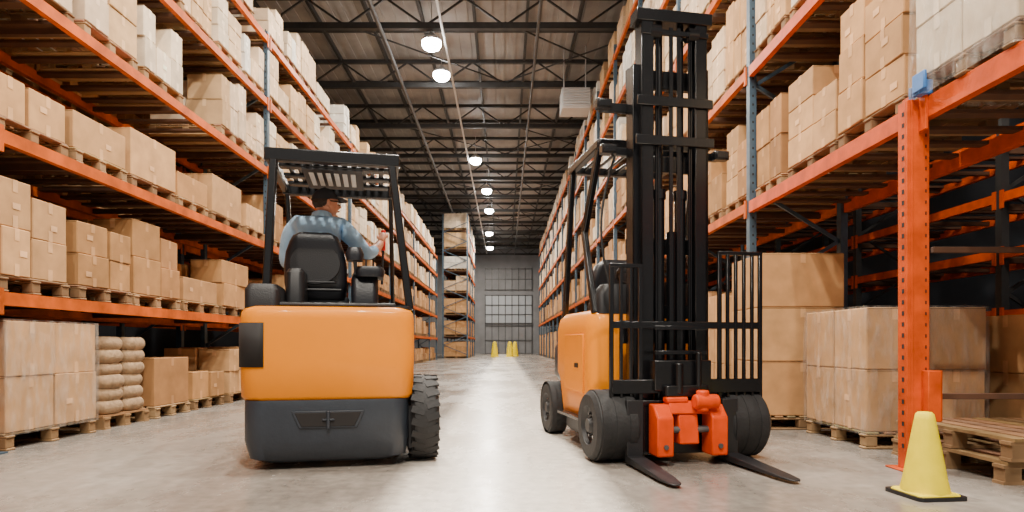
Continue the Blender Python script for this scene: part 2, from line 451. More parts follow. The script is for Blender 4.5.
for k in range(6):
    for j in range(2):
        for i in range(2):
            cx = -4.26 - i * .5 + R.uniform(-.01, .02); cy = 6.40 + j * .37 + R.uniform(-.01, .01); z = .145 + k * .13
            rings = []
            for t in range(9):
                s = t / 8; zz = z + s * .14; q = math.sin(math.pi * min(max(s, .02), .98)) ** .4
                rings.append(rr(cx - .245 * (.8 + .2 * q), cx + .245 * (.8 + .2 * q), cy - .18 * (.75 + .25 * q), cy + .18 * (.75 + .25 * q), .09, zz, 4))
            b.loft(rings)
b.obj('sacks', [M_sack], e)
rack('pallet_rack', XL - 1.45, -1, ysL[:5], LV[:4], 1.1, 5.4, near_y=0)
bk = MB()
for i, (y0, y1) in enumerate(zip(ysL[:4], ysL[1:5])):
    for L in LV[1:4]: fill_bay(bk, XL - 1.5, -1, y0, y1, L + .003, .8, CARD, 'double', skip=.3)
bk.obj('stacked_cardboard_boxes', [M_card], smooth=False)

# right rack
XR = 2.8
ysR = [4.22 + 2.95 * i for i in range(17)]
RV = [2.5, 4.05, 5.5, 6.95, 8.3]
RK = rack('pallet_rack', XR, 1, ysR[1:], RV, 1.15, 8.6, pw=.04)
b = MB()
L = 2.5
for x in (XR + .03, XR + 1.12):
    b.box(x - .03, x + .03, 1.2, 4.17, L - .14, L, 0); b.box(x - .03, x + .03, 4.27, 7.12, L - .13, L, 0)
for k in range(18):
    y = 1.4 + k * .33; b.box(XR + .06, XR + 1.09, y - .05, y + .05, L - .035, L - .005, 2)
for x in (XR + .03, XR + 1.12): b.box(x - .03, x + .03, 4.27, 7.12, 3.93, 4.05, 0)
for k in range(8):
    y = 4.5 + k * .33; b.box(XR + .06, XR + 1.09, y - .05, y + .05, 4.015, 4.045, 2)
b.box(XR - .02, XR + .0, 4.10, 4.17, 2.28, 2.56, 0); b.box(XR - .02, XR, 4.27, 4.34, 2.28, 2.56, 0)
for x in (XR - .02, XR + 1.10):
    b.box(x - .075, x + .075, 4.17, 4.185, .012, 2.50, 0)
    b.box(x - .075, x - .06, 4.185, 4.27, .012, 2.50, 0); b.box(x + .06, x + .075, 4.185, 4.27, .012, 2.50, 0)
    b.box(x - .12, x + .12, 4.10, 4.34, 0, .012, 0)
    z = .15
    while z < 2.45:
        b.add([(x + .045, 4.168, z), (x + .055, 4.168, z), (x + .055, 4.168, z + .022), (x + .045, 4.168, z + .022)], [(0, 1, 2, 3)], 1)
        b.add([(x - .0765, 4.20, z), (x - .0765, 4.225, z), (x - .0765, 4.225, z + .03), (x - .0765, 4.20, z + .03)], [(0, 1, 2, 3)], 1)
        z += .075
    b.box(x - .05, x - .035, 4.163, 4.17, .012, 2.50, 0)
for z in (.5, 1.5): b.bar((XR + .12, 4.24, z), (XR + 1.05, 4.24, z), .03, .04, 2)
b.obj('end_frame', [M_rackred, M_hole, M_rackdeck], RK, smooth=False, bevel=.003, seg=1)
b = MB()
b.box(XR + .0, XR + .09, 4.10, 4.17, .34, .68); b.box(XR + .09, XR + .11, 4.12, 4.26, .34, .68)
b.obj('column_guard', [M_rackred], RK, bevel=.006)

nearR = MB(); farR = MB()
for i, (y0, y1) in enumerate(zip(ysR[:-1], ysR[1:])):
    b = nearR if i < 3 else farR
    for k, L in enumerate([0] + RV):
        if k == 0:
            if i == 0: continue
            fill_bay(b, XR + .03, 1, y0, y1, 0, 1.7, CARD, 'full')
        else:
            if i == 0 and k > 2: continue
            pal = CARD if k < 2 else (CARD[2:] + CREAM[:2] if k == 2 else CREAM)
            fill_bay(b, XR, 1, y0 + (.12 if i == 0 and k == 1 else 0), y1, L + .003, {1: 1.25, 2: 1.2, 3: 1.2, 4: 1.1, 5: .9}[k], pal, 'full', messy=.6)
load(nearR, XR - .02, XR + 1.05, 2.6, 3.33, 2.503, 1.1, CREAM[:2], 2, 2, 2, ragged=0); load(nearR, XR - .02, XR + 1.05, 3.38, 4.22, 2.503, 1.2, CREAM[:2], 2, 2, 3, ragged=0)
nearR.obj('stacked_cardboard_boxes', [M_card], bevel=.007, seg=1, smooth=False)
farR.obj('stacked_cardboard_boxes', [M_card], smooth=False)
b = MB(); b.loft([rr(XR - .06, XR + 1.08, 3.34, 4.26, .05, 2.49), rr(XR - .05, XR + 1.07, 3.35, 4.25, .05, 3.1), rr(XR - .055, XR + 1.075, 3.345, 4.255, .05, 3.72)], cap=False)
b.obj('stretch_wrap', [M_wrap], RK)
b = MB(); b.box(XR - .085, XR - .062, 4.02, 4.14, 2.52, 2.64); b.box(XR - .02, XR + .06, 4.262, 4.275, 2.50, 2.62); b.box(XR - .075, XR + .02, 4.08, 4.155, 2.505, 2.60)
b.obj('blue_corner_protector', [M_blue], RK, bevel=.008)

b = MB(); pallet(b, 2.56, 3.42, 6.2, 7.05, 0)
for k in range(3):
    col = CARD[(0, 4, 0)[k]]
    z0 = .142 + k * .545; cardbox(b, 2.57, 3.40, 6.21, 7.03, z0, z0 + .54, col, True, False)
b.obj('pallet_of_cardboard_boxes', [M_card], bevel=.01, smooth=False)
b = MB(); load(b, 2.93, 3.93, 5.05, 6.05, 0, 1.16, [CARD[2]], 2, 2, 2, ragged=0)
pw_ = b.obj('pallet_of_cardboard_boxes', [M_card], bevel=.01, smooth=False)
b = MB(); b.loft([rr(2.91, 3.95, 5.03, 6.07, .04, .12), rr(2.905, 3.955, 5.025, 6.075, .04, .6), rr(2.91, 3.95, 5.03, 6.07, .04, 1.17)], cap=False)
b.obj('stretch_wrap', [M_wrap], pw_)
b = MB(); pallet(b, 3.02, 4.02, 3.75, 4.85, 0); pallet(b, 3.04, 4.04, 3.72, 4.82, .145)
b.obj('empty_wooden_pallets', [M_card], smooth=False)
b = MB(); load(b, 4.15, 5.15, 4.9, 5.9, 0, 1.1, [CARD[4]], 2, 2, 2, ragged=0)
b.obj('pallet_of_cardboard_boxes', [M_card], bevel=.008, smooth=False)
rack('pallet_rack', XR + 2.9, 1, [1.27 + 2.95 * i for i in range(9)], [1.25, 1.95, 2.6, 3.3], 1.1, 4.0, near_y=0, mats=(M_rackred, M_truss))
rack('pallet_rack', -2.35, -1, [39.5, 42.5, 45.5, 48.5], [1.4, 2.8, 4.2, 5.6, 7.0, 8.2], 1.65, 9.2, near_y=0)
b = MB()
for y0, y1 in ((39.5, 42.5), (42.5, 45.5), (45.5, 48.5)):
    for L in (0, 1.4, 2.8, 4.2, 5.6, 7.0, 8.2): fill_bay(b, -2.35, -1, y0, y1, L + .003, 1.1, CREAM if L > 3 else CARD, 'full', 1.6)
b.obj('stacked_cardboard_boxes', [M_card], smooth=False)

# ------------------------------------------------------------------ cone
b = MB()
b.loft([rr(-.145, .145, -.145, .145, .03, 0), rr(-.145, .145, -.145, .145, .03, .022)], 1)
b.loft([rr(-.125, .125, -.125, .125, .03, .022), rr(-.12, .12, -.12, .12, .03, .030)], 0)
prof = [(.122, .030), (.120, .045), (.108, .10), (.068, .34), (.052, .43), (.046, .46), (.034, .472), (.0, .476)]
rings = [[(r * math.cos(2 * math.pi * i / 32), r * math.sin(2 * math.pi * i / 32), z) for i in range(32)] for r, z in [(max(r, .001), z) for r, z in prof]]
b.loft(rings, 0)
o = b.obj('safety_cone', [M_yellow, M_blackm]); o.location = (2.37, 3.50, 0); o.rotation_euler = (0, 0, .1)
for x, y in ((-.75, 45), (.35, 45), (.75, 47)):
    b = MB()
    prof = [(.30, 0), (.30, .05), (.25, .08), (.22, .5), (.16, .85), (.12, 1.05), (.05, 1.1)]
    b.loft([[(r * math.cos(2 * math.pi * i / 20), r * math.sin(2 * math.pi * i / 20), z) for i in range(20)] for r, z in prof])
    o = b.obj('yellow_bollard', [M_yellow]); o.location = (x, y, 0)

# ------------------------------------------------------------------ wheels
def wheel(name, parent, cx, cy, r, w_, lug=True, hubm=M_hub):
    b = MB(); n = 40
    prof = [(-w_ / 2, r * .55), (-w_ / 2, r * .86), (-w_ / 2 + .025, r * .96), (-w_ * .25, r * .985), (w_ * .25, r * .985), (w_ / 2 - .025, r * .96), (w_ / 2, r * .86), (w_ / 2, r * .55)]
    rings = [[(cx + dx, cy + rad * math.cos(2 * math.pi * i / n), r + rad * math.sin(2 * math.pi * i / n)) for i in range(n)] for dx, rad in prof]
    b.loft(rings, 0, cap=False)
    for sgn in (-1, 1):
        x0 = cx + sgn * w_ / 2
        hp = [(x0, r * .56), (x0 - sgn * .03, r * .5), (x0 - sgn * .06, r * .3), (x0 - sgn * .02, r * .22), (x0 - sgn * .0, r * .18), (x0, .001)]
        b.loft([[(xx, cy + rad * math.cos(2 * math.pi * i / n), r + rad * math.sin(2 * math.pi * i / n)) for i in range(n)] for xx, rad in hp], 1, cap=False)
        for k in range(6):
            a = 2 * math.pi * k / 6; yy = cy + r * .36 * math.cos(a); zz = r + r * .36 * math.sin(a)
            b.cyl((x0 - sgn * .06, yy, zz), (x0 - sgn * .025, yy, zz), .012, n=6, m=2)
    if lug:
        nl = 22
        for k in range(nl):
            for sgn in (-1, 1):
                a = 2 * math.pi * (k + (0 if sgn < 0 else .5)) / nl; a2 = a + .10
                p = (cx + sgn * w_ * .49, cy + r * .955 * math.cos(a), r + r * .955 * math.sin(a))
                q = (cx + sgn * w_ * .04, cy + r * .965 * math.cos(a2), r + r * .965 * math.sin(a2))
                b.bar(p, q, r * .15, r * .06, 0, up=(0, math.cos(a), math.sin(a)))
    else:
        for dx in (-.3, 0, .3):
            rg = [[(cx + dx * w_ + t, cy + rad * math.cos(2 * math.pi * i / n), r + rad * math.sin(2 * math.pi * i / n)) for i in range(n)] for t, rad in ((-.03, r * .97), (-.028, r), (.028, r), (.03, r * .97))]
            b.loft(rg, 0, cap=False)
    return b.obj(name, [M_rubber, hubm, M_chrome], parent, smooth=True, angle=30)

# ------------------------------------------------------------------ forklift A (rear view)
A0 = (-1.21, 4.25, 0); AR = math.radians(12)
FA = empty('forklift', A0, AR)
b = MB()
b.loft([rr(-.56, .56, .02, .95, .12, .472), rr(-.583, .583, .0, .98, .13, .50), rr(-.59, .59, -.01, 1.0, .13, .75), rr(-.588, .588, -.005, 1.0, .13, 1.03),
        rr(-.582, .582, 0, 1.0, .13, 1.075), rr(-.565, .565, .015, .99, .12, 1.10), rr(-.53, .53, .045, .97, .10, 1.115)])
b.obj('counterweight', [M_orange], FA, angle=50)
b = MB()
b.loft([rr(-.45, .45, .06, .6, .12, .045), rr(-.53, .53, .01, .62, .13, .075), rr(-.56, .55, -.01, .62, .13, .20), rr(-.56, .55, -.012, .62, .13, .44), rr(-.56, .55, -.005, .62, .13, .474)])
b.obj('lower_counterweight', [M_grey], FA, angle=50)
b = MB()
b.extrude_y([(-.24, .40), (.24, .40), (.19, .285), (-.19, .285)], -.022, .02, 0)
b.extrude_y([(-.22, .39), (.22, .39), (.175, .295), (-.175, .295)], -.026, -.02, 1)
b.cyl((0, -.03, .28), (0, -.03, .40), .012, m=0, n=12); b.box(-.04, .04, -.036, .0, .335, .348, 0)
b.obj('tow_hitch', [M_grey, M_hole], FA, bevel=.004)
b = MB()
cxx, cyy, rad = -.59 + .13, -.01 + .13, .137
pts = []
for i in range(9):
    a = math.radians(178 + 92 * i / 8); pts.append((cxx + rad * math.cos(a), cyy + rad * math.sin(a)))
pts.append((-.42, -.017))
vs = [(x, y, .70) for x, y in pts] + [(x, y, 1.00) for x, y in pts]
b.add(vs, [(i, i + 1, len(pts) + i + 1, len(pts) + i) for i in range(len(pts) - 1)])
o = b.obj('rear_lamp_cluster', [M_hole], FA); s = o.modifiers.new('s', 'SOLIDIFY'); s.thickness = .012
b = MB()
b.box(-.36, .50, .55, 1.95, .14, .62); b.box(-.50, .50, .95, 1.9, .62, .80)
b.box(-.42, .42, 1.62, 1.95, .62, 1.2)
b.box(-.46, .46, .10, .98, 1.112, 1.15)
b.box(.54, .60, .1, .62, .10, .42)
b.box(.50, .56, .75, 1.3, .22, .26)
b.obj('chassis', [M_blackm], FA, bevel=.015)
b = MB(); b.loft([rr(-.56, -.33, .06, .55, .05, 1.10), rr(-.56, -.33, .06, .55, .05, 1.23), rr(-.54, -.35, .08, .53, .05, 1.27)])
b.loft([rr(.40, .56, .06, .5, .04, 1.10), rr(.40, .56, .06, .5, .04, 1.13)])
b.loft([rr(-.32, -.19, .30, .60, .04, 1.14), rr(-.32, -.19, .30, .60, .04, 1.38), rr(-.30, -.21, .32, .58, .03, 1.41)])
b.obj('battery_connector_box', [M_blackm], FA)
for i, (cx, cy, r, w_) in enumerate(((.665, .30, .315, .20), (-.47, .96, .28, .18), (.56, 1.55, .30, .20), (-.52, 1.58, .30, .20))):
    wheel('wheel_%d' % (i + 1), FA, cx, cy, r, w_)
b = MB(); b.cyl((.45, .30, .31), (.6, .30, .31), .05); b.cyl((-.45, .96, .28), (.3, .96, .28), .05); b.cyl((-.5, 1.55, .30), (.5, 1.55, .30), .06); b.obj('axles', [M_blackm], FA)
b = MB()
zt = 2.235
RL, RRt = -.385, .43
W = .055
b.bar((RL - .045, .14, 1.1), (RL, .2, zt - .06), W, W + .01); b.bar((RRt + .13, .14, 1.1), (RRt, .2, zt - .06), W, W + .01)
b.bar((RL - .04, 1.20, zt - .03), (RL - .06, 1.75, 1.15), W * .7, W); b.bar((RRt + .02, 1.20, zt - .03), (RRt + .06, 1.75, 1.15), W * .7, W)
b.bar((RL - .03, .2, zt - .04), (RL - .05, 1.22, zt - .04), .06, .08); b.bar((RRt + .03, .2, zt - .04), (RRt + .03, 1.22, zt - .04), .06, .08)
b.bar((RL - .06, .2, zt - .045), (RRt + .06, .2, zt - .045), .07, .09); b.bar((RL - .08, 1.22, zt - .045), (RRt + .06, 1.22, zt - .045), .08, .09)
for k in range(1, 12):
    x = RL + (RRt - RL) * k / 12; b.bar((x, .2, zt - .03), (x, 1.22, zt - .03), .038, .03)
for y in (.45, .72, .97): b.bar((RL, y, zt - .05), (RRt, y, zt - .05), .09, .03)
b.obj('overhead_guard', [M_black], FA, bevel=.01)
b = MB(); b.box(-.22, .22, .40, 1.0, zt - .075, zt - .066)
for k in range(6): b.box(-.18 + k * .062, -.145 + k * .062, .5, .88, zt - .078, zt - .075, 1)
b.obj('guard_label_plate', [M_blackm, M_decal], FA)
sx = -.135
b = MB()
def seatring(w_, z, y, d): return rr(sx - w_ / 2, sx + w_ / 2, y, y + d, min(w_, d) * .42, z, 5)
b.loft([seatring(.34, 1.19, .60, .10), seatring(.44, 1.21, .57, .14), seatring(.47, 1.33, .555, .15), seatring(.47, 1.46, .535, .14), seatring(.44, 1.56, .52, .13),
        seatring(.38, 1.64, .51, .12), seatring(.33, 1.685, .51, .11), seatring(.24, 1.71, .52, .08)])
b.loft([rr(sx - .22, sx + .22, .60, 1.12, .08, 1.15), rr(sx - .25, sx + .25, .58, 1.16, .09, 1.18), rr(sx - .24, sx + .24, .6, 1.15, .09, 1.225), rr(sx - .2, sx + .2, .62, 1.1, .08, 1.24)])
b.obj('seat', [M_vinyl], FA, angle=60)
b = MB()
b.box(sx - .15, sx + .15, .515, .53, 1.32, 1.34)
b.loft([[(sx + .19 * math.cos(t), y, 1.47 + .16 * math.sin(t)) for t in [2 * math.pi * i / 28 for i in range(28)]] for y in (.517, .53)])
b.cyl((sx - .2, .50, 1.27), (sx + .2, .50, 1.27), .012)
b.obj('seat_back_shell', [M_blackm], FA, bevel=.006)
b = MB()
b.loft([rr(.13, .34, .55, 1.1, .05, 1.13), rr(.13, .34, .55, 1.12, .05, 1.36), rr(.15, .32, .62, 1.15, .05, 1.44), rr(.16, .30, .66, 1.12, .04, 1.46)])
b.loft([rr(.17, .38, .50, .80, .05, 1.38), rr(.16, .39, .49, .82, .06, 1.43), rr(.18, .37, .50, .80, .05, 1.46)])
b.loft([rr(.10, .22, .46, .60, .04, 1.50), rr(.09, .23, .45, .61, .05, 1.55), rr(.11, .21, .47, .60, .04, 1.60)])
b.bar((.17, .55, 1.40), (.16, .53, 1.52), .03, .03)
b.obj('side_console', [M_vinyl], FA, angle=45)
b = MB()
for i, x in enumerate((.24, .30)):
    b.cyl((x, 1.02, 1.43), (x, 1.06, 1.60), .008); b.cyl((x, 1.06, 1.59), (x, 1.065, 1.63), .018, m=0)
b.cyl((.375, 1.13, 1.38), (.385, 1.16, 1.70), .010, m=0); b.cyl((.385, 1.16, 1.68), (.387, 1.165, 1.86), .021, m=1)
b.obj('hydraulic_levers', [M_blackm, M_redknob], FA)
b = MB()
sc = Vector((-.11, 1.34, 1.50)); nrm = Vector((0, -.55, .83)).normalized(); u = Vector((1, 0, 0)); v = nrm.cross(u)
P = [sc + u * .18 * math.cos(2 * math.pi * i / 28) + v * .18 * math.sin(2 * math.pi * i / 28) for i in range(29)]
b.path(P, .014, 8)
for a in (0, 2.1, 4.2): b.cyl(sc, sc + u * .18 * math.cos(a) + v * .18 * math.sin(a), .01, n=8)
b.cyl(sc - nrm * .02, sc + nrm * .02, .04); b.cyl(sc, (-.11, 1.62, 1.08), .03)
b.obj('steering_wheel', [M_blackm], FA)
b = MB()
for x in (-.36, .36): b.box(x - .05, x + .05, 2.0, 2.12, .08, 1.2)
for z in (.3, .75, 1.15): b.box(-.36, .36, 2.04, 2.09, z - .04, z + .04)
for z in (.22, .55): b.box(-.5, .5, 2.13, 2.17, z - .05, z + .05)
for x in (-.28, .28): b.box(x - .06, x + .06, 2.17, 2.21, .03, .62); b.box(x - .06, x + .06, 2.17, 3.2, .03, .07)
b.obj('mast_and_forks', [M_black], FA, bevel=.006)

# ------------------------------------------------------------------ operator
OX = .045
OP = empty('forklift_operator', (A0[0] + OX * math.cos(AR), A0[1] + OX * math.sin(AR), 0), AR)
def skin(name, V, E, rad, mats, parent, sub=2, root=0, assign=None):
    me = bpy.data.meshes.new(name); me.from_pydata(V, E, []); o = bpy.data.objects.new(name, me); COL.objects.link(o)
    md = o.modifiers.new('skin', 'SKIN'); md.use_smooth_shade = True
    sv = me.skin_vertices[0].data
    for i, r in enumerate(rad):
        sv[i].radius = (r, r) if not isinstance(r, tuple) else r
        sv[i].use_root = (i == root)
    if sub: s_ = o.modifiers.new('sub', 'SUBSURF'); s_.levels = sub; s_.render_levels = sub
    bpy.context.view_layer.update()
    dg = bpy.context.evaluated_depsgraph_get()
    nm = bpy.data.meshes.new_from_object(o.evaluated_get(dg)); nm.materials.clear()
    for m in mats: nm.materials.append(m)
    for p in nm.polygons:
        p.use_smooth = True; p.material_index = assign(p.center) if assign else 0
    o.modifiers.clear(); o.data = nm; bpy.data.meshes.remove(me); nm.name = name
    o.parent = parent; return o
V = [(-.18, .82, 1.33), (-.18, .80, 1.48), (-.175, .79, 1.63), (-.165, .80, 1.775), (-.155, .81, 1.86), (-.145, .83, 1.93),
     (-.33, .80, 1.805), (-.395, .81, 1.745), (-.45, .92, 1.52), (-.38, 1.10, 1.50), (-.315, 1.23, 1.53),
     (.0, .80, 1.805), (.07, .82, 1.75), (.21, .90, 1.60), (.28, 1.00, 1.67), (.325, 1.09, 1.75),
     (-.28, .88, 1.32), (-.31, 1.28, 1.33), (-.30, 1.42, 1.08), (-.30, 1.46, .90), (-.30, 1.58, .85),
     (-.08, .88, 1.32), (-.04, 1.28, 1.33), (-.04, 1.42, 1.08), (-.04, 1.46, .90), (-.04, 1.58, .85)]
E = [(0, 1), (1, 2), (2, 3), (3, 4), (4, 5), (3, 6), (6, 7), (7, 8), (8, 9), (9, 10), (3, 11), (11, 12), (12, 13), (13, 14), (14, 15),
     (0, 16), (16, 17), (17, 18), (18, 19), (19, 20), (0, 21), (21, 22), (22, 23), (23, 24), (24, 25)]
rad = [.155, .155, .168, .145, .072, .058, .095, .080, .058, .047, .031, .095, .080, .060, .047, .031,
       .10, .072, .055, .042, .035, .10, .072, .055, .042, .035]
def asg(c):
    if c.z < 1.30 or (c.y > 1.02 and c.z < 1.42 and c.x < .1):
        return 3 if c.z < .93 else 2
    if c.x > .235 and c.y > .95: return 1
    if c.x < -.28 and c.y > 1.06: return 1
    if c.z > 1.895: return 1
    return 0
skin('body', V, E, rad, [M_shirt, M_skin, M_trouser, M_boot], OP, 2, 0, asg)
b = MB()
b.loft([[(-.152 + r * math.cos(2 * math.pi * i / 24), .815 + r * math.sin(2 * math.pi * i / 24), z - .015 * math.sin(2 * math.pi * i / 24)) for i in range(24)] for r, z in ((.092, 1.865), (.078, 1.91), (.069, 1.915), (.073, 1.87))], cap=False)
b.obj('shirt_collar', [M_shirt], OP, angle=60)

def hand(name, wrist, dirv, palmn, side, parent):
    w_ = Vector(wrist); d = Vector(dirv).normalized(); s_ = Vector(side); s_ = (s_ - d * s_.dot(d)).normalized(); pn = d.cross(s_)
    if pn.dot(Vector(palmn)) < 0: pn = -pn
    pv = [w_ - d * .01, w_ + d * .035, w_ + d * .07, w_ + d * .085 + s_ * .022, w_ + d * .085 - s_ * .024]
    skin(name + '_palm', [tuple(p) for p in pv], [(0, 1), (1, 2), (2, 3), (2, 4)], [.027, .032, .026, .017, .016], [M_skin], parent, 2)
    lens = (.070, .078, .072, .056)
    for i in range(4):
        off = s_ * (.030 - i * .020); p0 = w_ + d * .065 + off; p1 = w_ + d * (.092 - abs(i - 1.2) * .003) + off
        L = lens[i]; p2 = p1 + (d * .6 + pn * .8) * L * .45; p3 = p2 + (pn * .85 - d * .5) * L * .32; p4 = p3 + (-d * .95 + pn * .2) * L * .28
        skin(name + '_finger_%d' % (i + 1), [tuple(p) for p in (p0, p1, p2, p3, p4)], [(0, 1), (1, 2), (2, 3), (3, 4)], [.010, .0105, .0095, .0085, .007], [M_skin], parent, 1)
    q = [w_ + d * .02 + s_ * .015, w_ + d * .045 + s_ * .040, w_ + d * .07 + s_ * .048 + pn * .022, w_ + d * .085 + s_ * .036 + pn * .045]
    skin(name + '_thumb', [tuple(p) for p in q], [(0, 1), (1, 2), (2, 3)], [.014, .013, .011, .009], [M_skin], parent, 1)
hand('right_hand', (.318, 1.075, 1.745), (.25, .35, .75), (-.2, 1, -.2), (-1, .2, .2), OP)
hand('left_hand', (-.318, 1.225, 1.53), (.0, .95, .12), (.1, -.1, -1), (1, 0, 0), OP)

HD = empty('head', (0, 0, 0)); HD.parent = OP; HD.location = (-.125, .845, 2.0); HD.rotation_euler = (math.radians(4), 0, math.radians(-62)); HD.scale = (1.08, 1.08, 1.0)
def headshape(th, ph, off=0):
    cx = math.cos(ph) * math.cos(th); cy = math.cos(ph) * math.sin(th); cz = math.sin(ph)
    x = cx * (.076 + off); y = cy * (.098 + off); z = cz * (.118 + off)
    if cz < 0:
        t = -cz; x *= 1 - .28 * t; y = y * (1 - .22 * t) + .018 * t
        if cy < 0: y *= 1 - .25 * t
    if cy > .75 and abs(cx) < .25:
        nz = math.exp(-((z + .018) / .020) ** 2) * math.exp(-(x / .012) ** 2); y += .026 * nz
        nb = math.exp(-((z - .002) / .024) ** 2) * math.exp(-(x / .010) ** 2); y += .010 * nb
    if cy > .3:
        for sx_ in (-1, 1):
            y -= .012 * math.exp(-((x - sx_ * .031) / .015) ** 2 - ((z - .006) / .012) ** 2)
        y += .005 * math.exp(-((z - .028) / .010) ** 2)
        y += .006 * math.exp(-((z + .055) / .012) ** 2 - (x / .022) ** 2)
        y += .008 * math.exp(-((z + .100) / .016) ** 2 - (x / .022) ** 2)
    return (x, y, z)
def headgrid(p0, p1, off, n=56, m=40, keep=None):
    vs = []; fs = []
    for j in range(m + 1):
        ph = p0 + (p1 - p0) * j / m
        for i in range(n): vs.append(headshape(2 * math.pi * i / n, ph, off))
    for j in range(m):
        for i in range(n):
            f = (j * n + i, j * n + (i + 1) % n, (j + 1) * n + (i + 1) % n, (j + 1) * n + i)
            c = sum((Vector(vs[k]) for k in f), Vector()) / 4
            if keep is None or keep(c): fs.append(f)
    return vs, fs
b = MB(); b.add(*headgrid(-1.55, 1.55, 0)); b.obj('skull', [M_skin], HD, angle=80)
b = MB(); b.add(*headgrid(-1.2, 1.55, .004, keep=lambda c: (c.z > .045 or (c.y < -.005 and c.z > -.035 + max(0, c.y + .05) * .9)))); b.obj('hair', [M_hair], HD, angle=80)
b = MB(); b.add(*headgrid(.22, 1.56, .012))
b.loft([[(.080 * math.cos(math.pi * i / 16), .060 + .115 * math.sin(math.pi * i / 16), .040 + dz - .016 * math.sin(math.pi * i / 16)) for i in range(17)] for dz in (0, .008)])
b.cyl((0, 0, .126), (0, 0, .134), .009, n=10)
b.obj('cap', [M_cap], HD, angle=60)
b = MB()
for sx_ in (-1, 1):
    rg = []
    for t, (rx, ry) in enumerate(((.010, .018), (.016, .030), (.017, .032), (.013, .026))):
        rg.append([(sx_ * (.070 + t * .005), -.004 + rx * math.cos(2 * math.pi * i / 16) - t * .003, -.006 + ry * math.sin(2 * math.pi * i / 16)) for i in range(16)])
    b.loft(rg)
b.obj('ears', [M_skin], HD, angle=80)
b = MB()
for sx_ in (-1, 1):
    c = Vector((sx_ * .031, .078, .006))
    for rr_, cc, mi in ((.0115, c, 0), (.006, c + Vector((0, .0075, 0)), 1)):
        b.loft([[(cc.x + rr_ * math.cos(a) * math.cos(2 * math.pi * i / 12), cc.y + rr_ * math.sin(a), cc.z + rr_ * math.cos(a) * math.sin(2 * math.pi * i / 12)) for i in range(12)] for a in (-1.5, -.8, -.3, .3, .8, 1.5)], mi)
b.obj('eyes', [M_white, M_iris], HD, angle=80)
b = MB(); b.loft([[(.022 * math.cos(t), .1005 + .003 * math.sin(s_) - 2.5 * (.022 * math.cos(t)) ** 2, -.055 + .006 * math.sin(t)) for t in [2 * math.pi * i / 16 for i in range(16)]] for s_ in (-1, 1)]); b.obj('mouth', [M_lip], HD)
b = MB()
for sx_ in (-1, 1):
    b.path([(sx_ * .080, -.01, .012), (sx_ * .074, .06, .012), (sx_ * .054, .100, .012)], .0045, 6)
    P = [(sx_ * .031 + .021 * math.cos(a), .102 - abs(math.cos(a) * .003), .006 + .015 * math.sin(a)) for a in [2 * math.pi * i / 16 for i in range(17)]]
    b.path(P, .003, 6)
b.path([(-.012, .108, .01), (.012, .108, .01)], .0025, 6)
b.obj('glasses', [M_black], HD)

# ------------------------------------------------------------------ forklift B (front view)
B0 = (1.26, 4.65, 0)
FB = empty('forklift', B0, math.radians(10.5))
for i, (cx, cy, r, w_) in enumerate(((-.50, .02, .262, .33), (.51, .02, .262, .33))):
    wheel('front_wheel_%d' % (i + 1), FB, cx, cy, r, w_, lug=False, hubm=M_blackm)
for i, cx in enumerate((-.52, .52)): wheel('rear_wheel_%d' % (i + 1), FB, cx, 1.50, .25, .16, lug=False, hubm=M_blackm)
b = MB(); b.cyl((-.5, .02, .262), (.5, .02, .262), .06); b.cyl((-.5, 1.50, .25), (.5, 1.50, .25), .05); b.obj('axles', [M_blackm], FB)
b = MB()
b.loft([rr(-.50, .50, .36, 1.14, .07, .20), rr(-.535, .53, .34, 1.16, .08, .25), rr(-.535, .53, .34, 1.30, .09, .56), rr(-.535, .53, .34, 1.40, .12, .60), rr(-.535, .53, .34, 1.42, .14, .98), rr(-.525, .52, .35, 1.36, .13, 1.08), rr(-.48, .48, .39, 1.28, .09, 1.13)])
b.obj('body_cowl', [M_orange], FB, angle=50)
b = MB()
b.loft([rr(-.42, .42, 1.3, 1.75, .12, .50), rr(-.47, .47, 1.3, 1.80, .16, .56), rr(-.47, .47, 1.3, 1.80, .18, .82), rr(-.43, .43, 1.3, 1.76, .16, .92), rr(-.36, .36, 1.32, 1.7, .10, .96)])
b.obj('rear_counterweight', [M_grey], FB, angle=50)
b = MB()
b.loft([rr(-.46, .46, .30, 1.16, .04, .08), rr(-.50, .50, .30, 1.16, .04, .12), rr(-.50, .50, .30, 1.16, .04, .30)])
b.loft([rr(-.40, .40, 1.14, 1.7, .12, .10), rr(-.42, .42, 1.14, 1.74, .12, .16), rr(-.42, .42, 1.14, 1.74, .12, .52)])
b.obj('chassis', [M_blackm], FB, angle=50)
b = MB()
b.box(-.548, -.534, .50, 1.02, .46, .94, 0)
b.box(-.60, -.53, .42, 1.08, .24, .265, 1)
b.box(-.553, -.547, .62, .72, .66, .70, 1)
b.obj('side_panel_and_step', [M_orange, M_black], FB, bevel=.006)
b = MB()
zt = 2.47
for sg in (-1, 1):
    b.bar((sg * .42, .46, zt - .03), (sg * .46, .72, 1.80), .05, .06); b.bar((sg * .46, .72, 1.81), (sg * .47, .42, 1.10), .05, .06)
    b.bar((sg * .42, 1.2, zt - .03), (sg * .45, 1.35, 1.08), .05, .06)
    b.bar((sg * .42, .42, zt), (sg * .42, 1.25, zt), .06, .07)
b.bar((-.44, .44, zt), (.44, .44, zt), .07, .08); b.bar((-.44, 1.22, zt), (.44, 1.22, zt), .07, .07)
for k in range(1, 8): b.bar((-.42 + .105 * k, .44, zt), (-.42 + .105 * k, 1.22, zt), .025, .03)
b.obj('overhead_guard', [M_black], FB, bevel=.01)
b = MB()
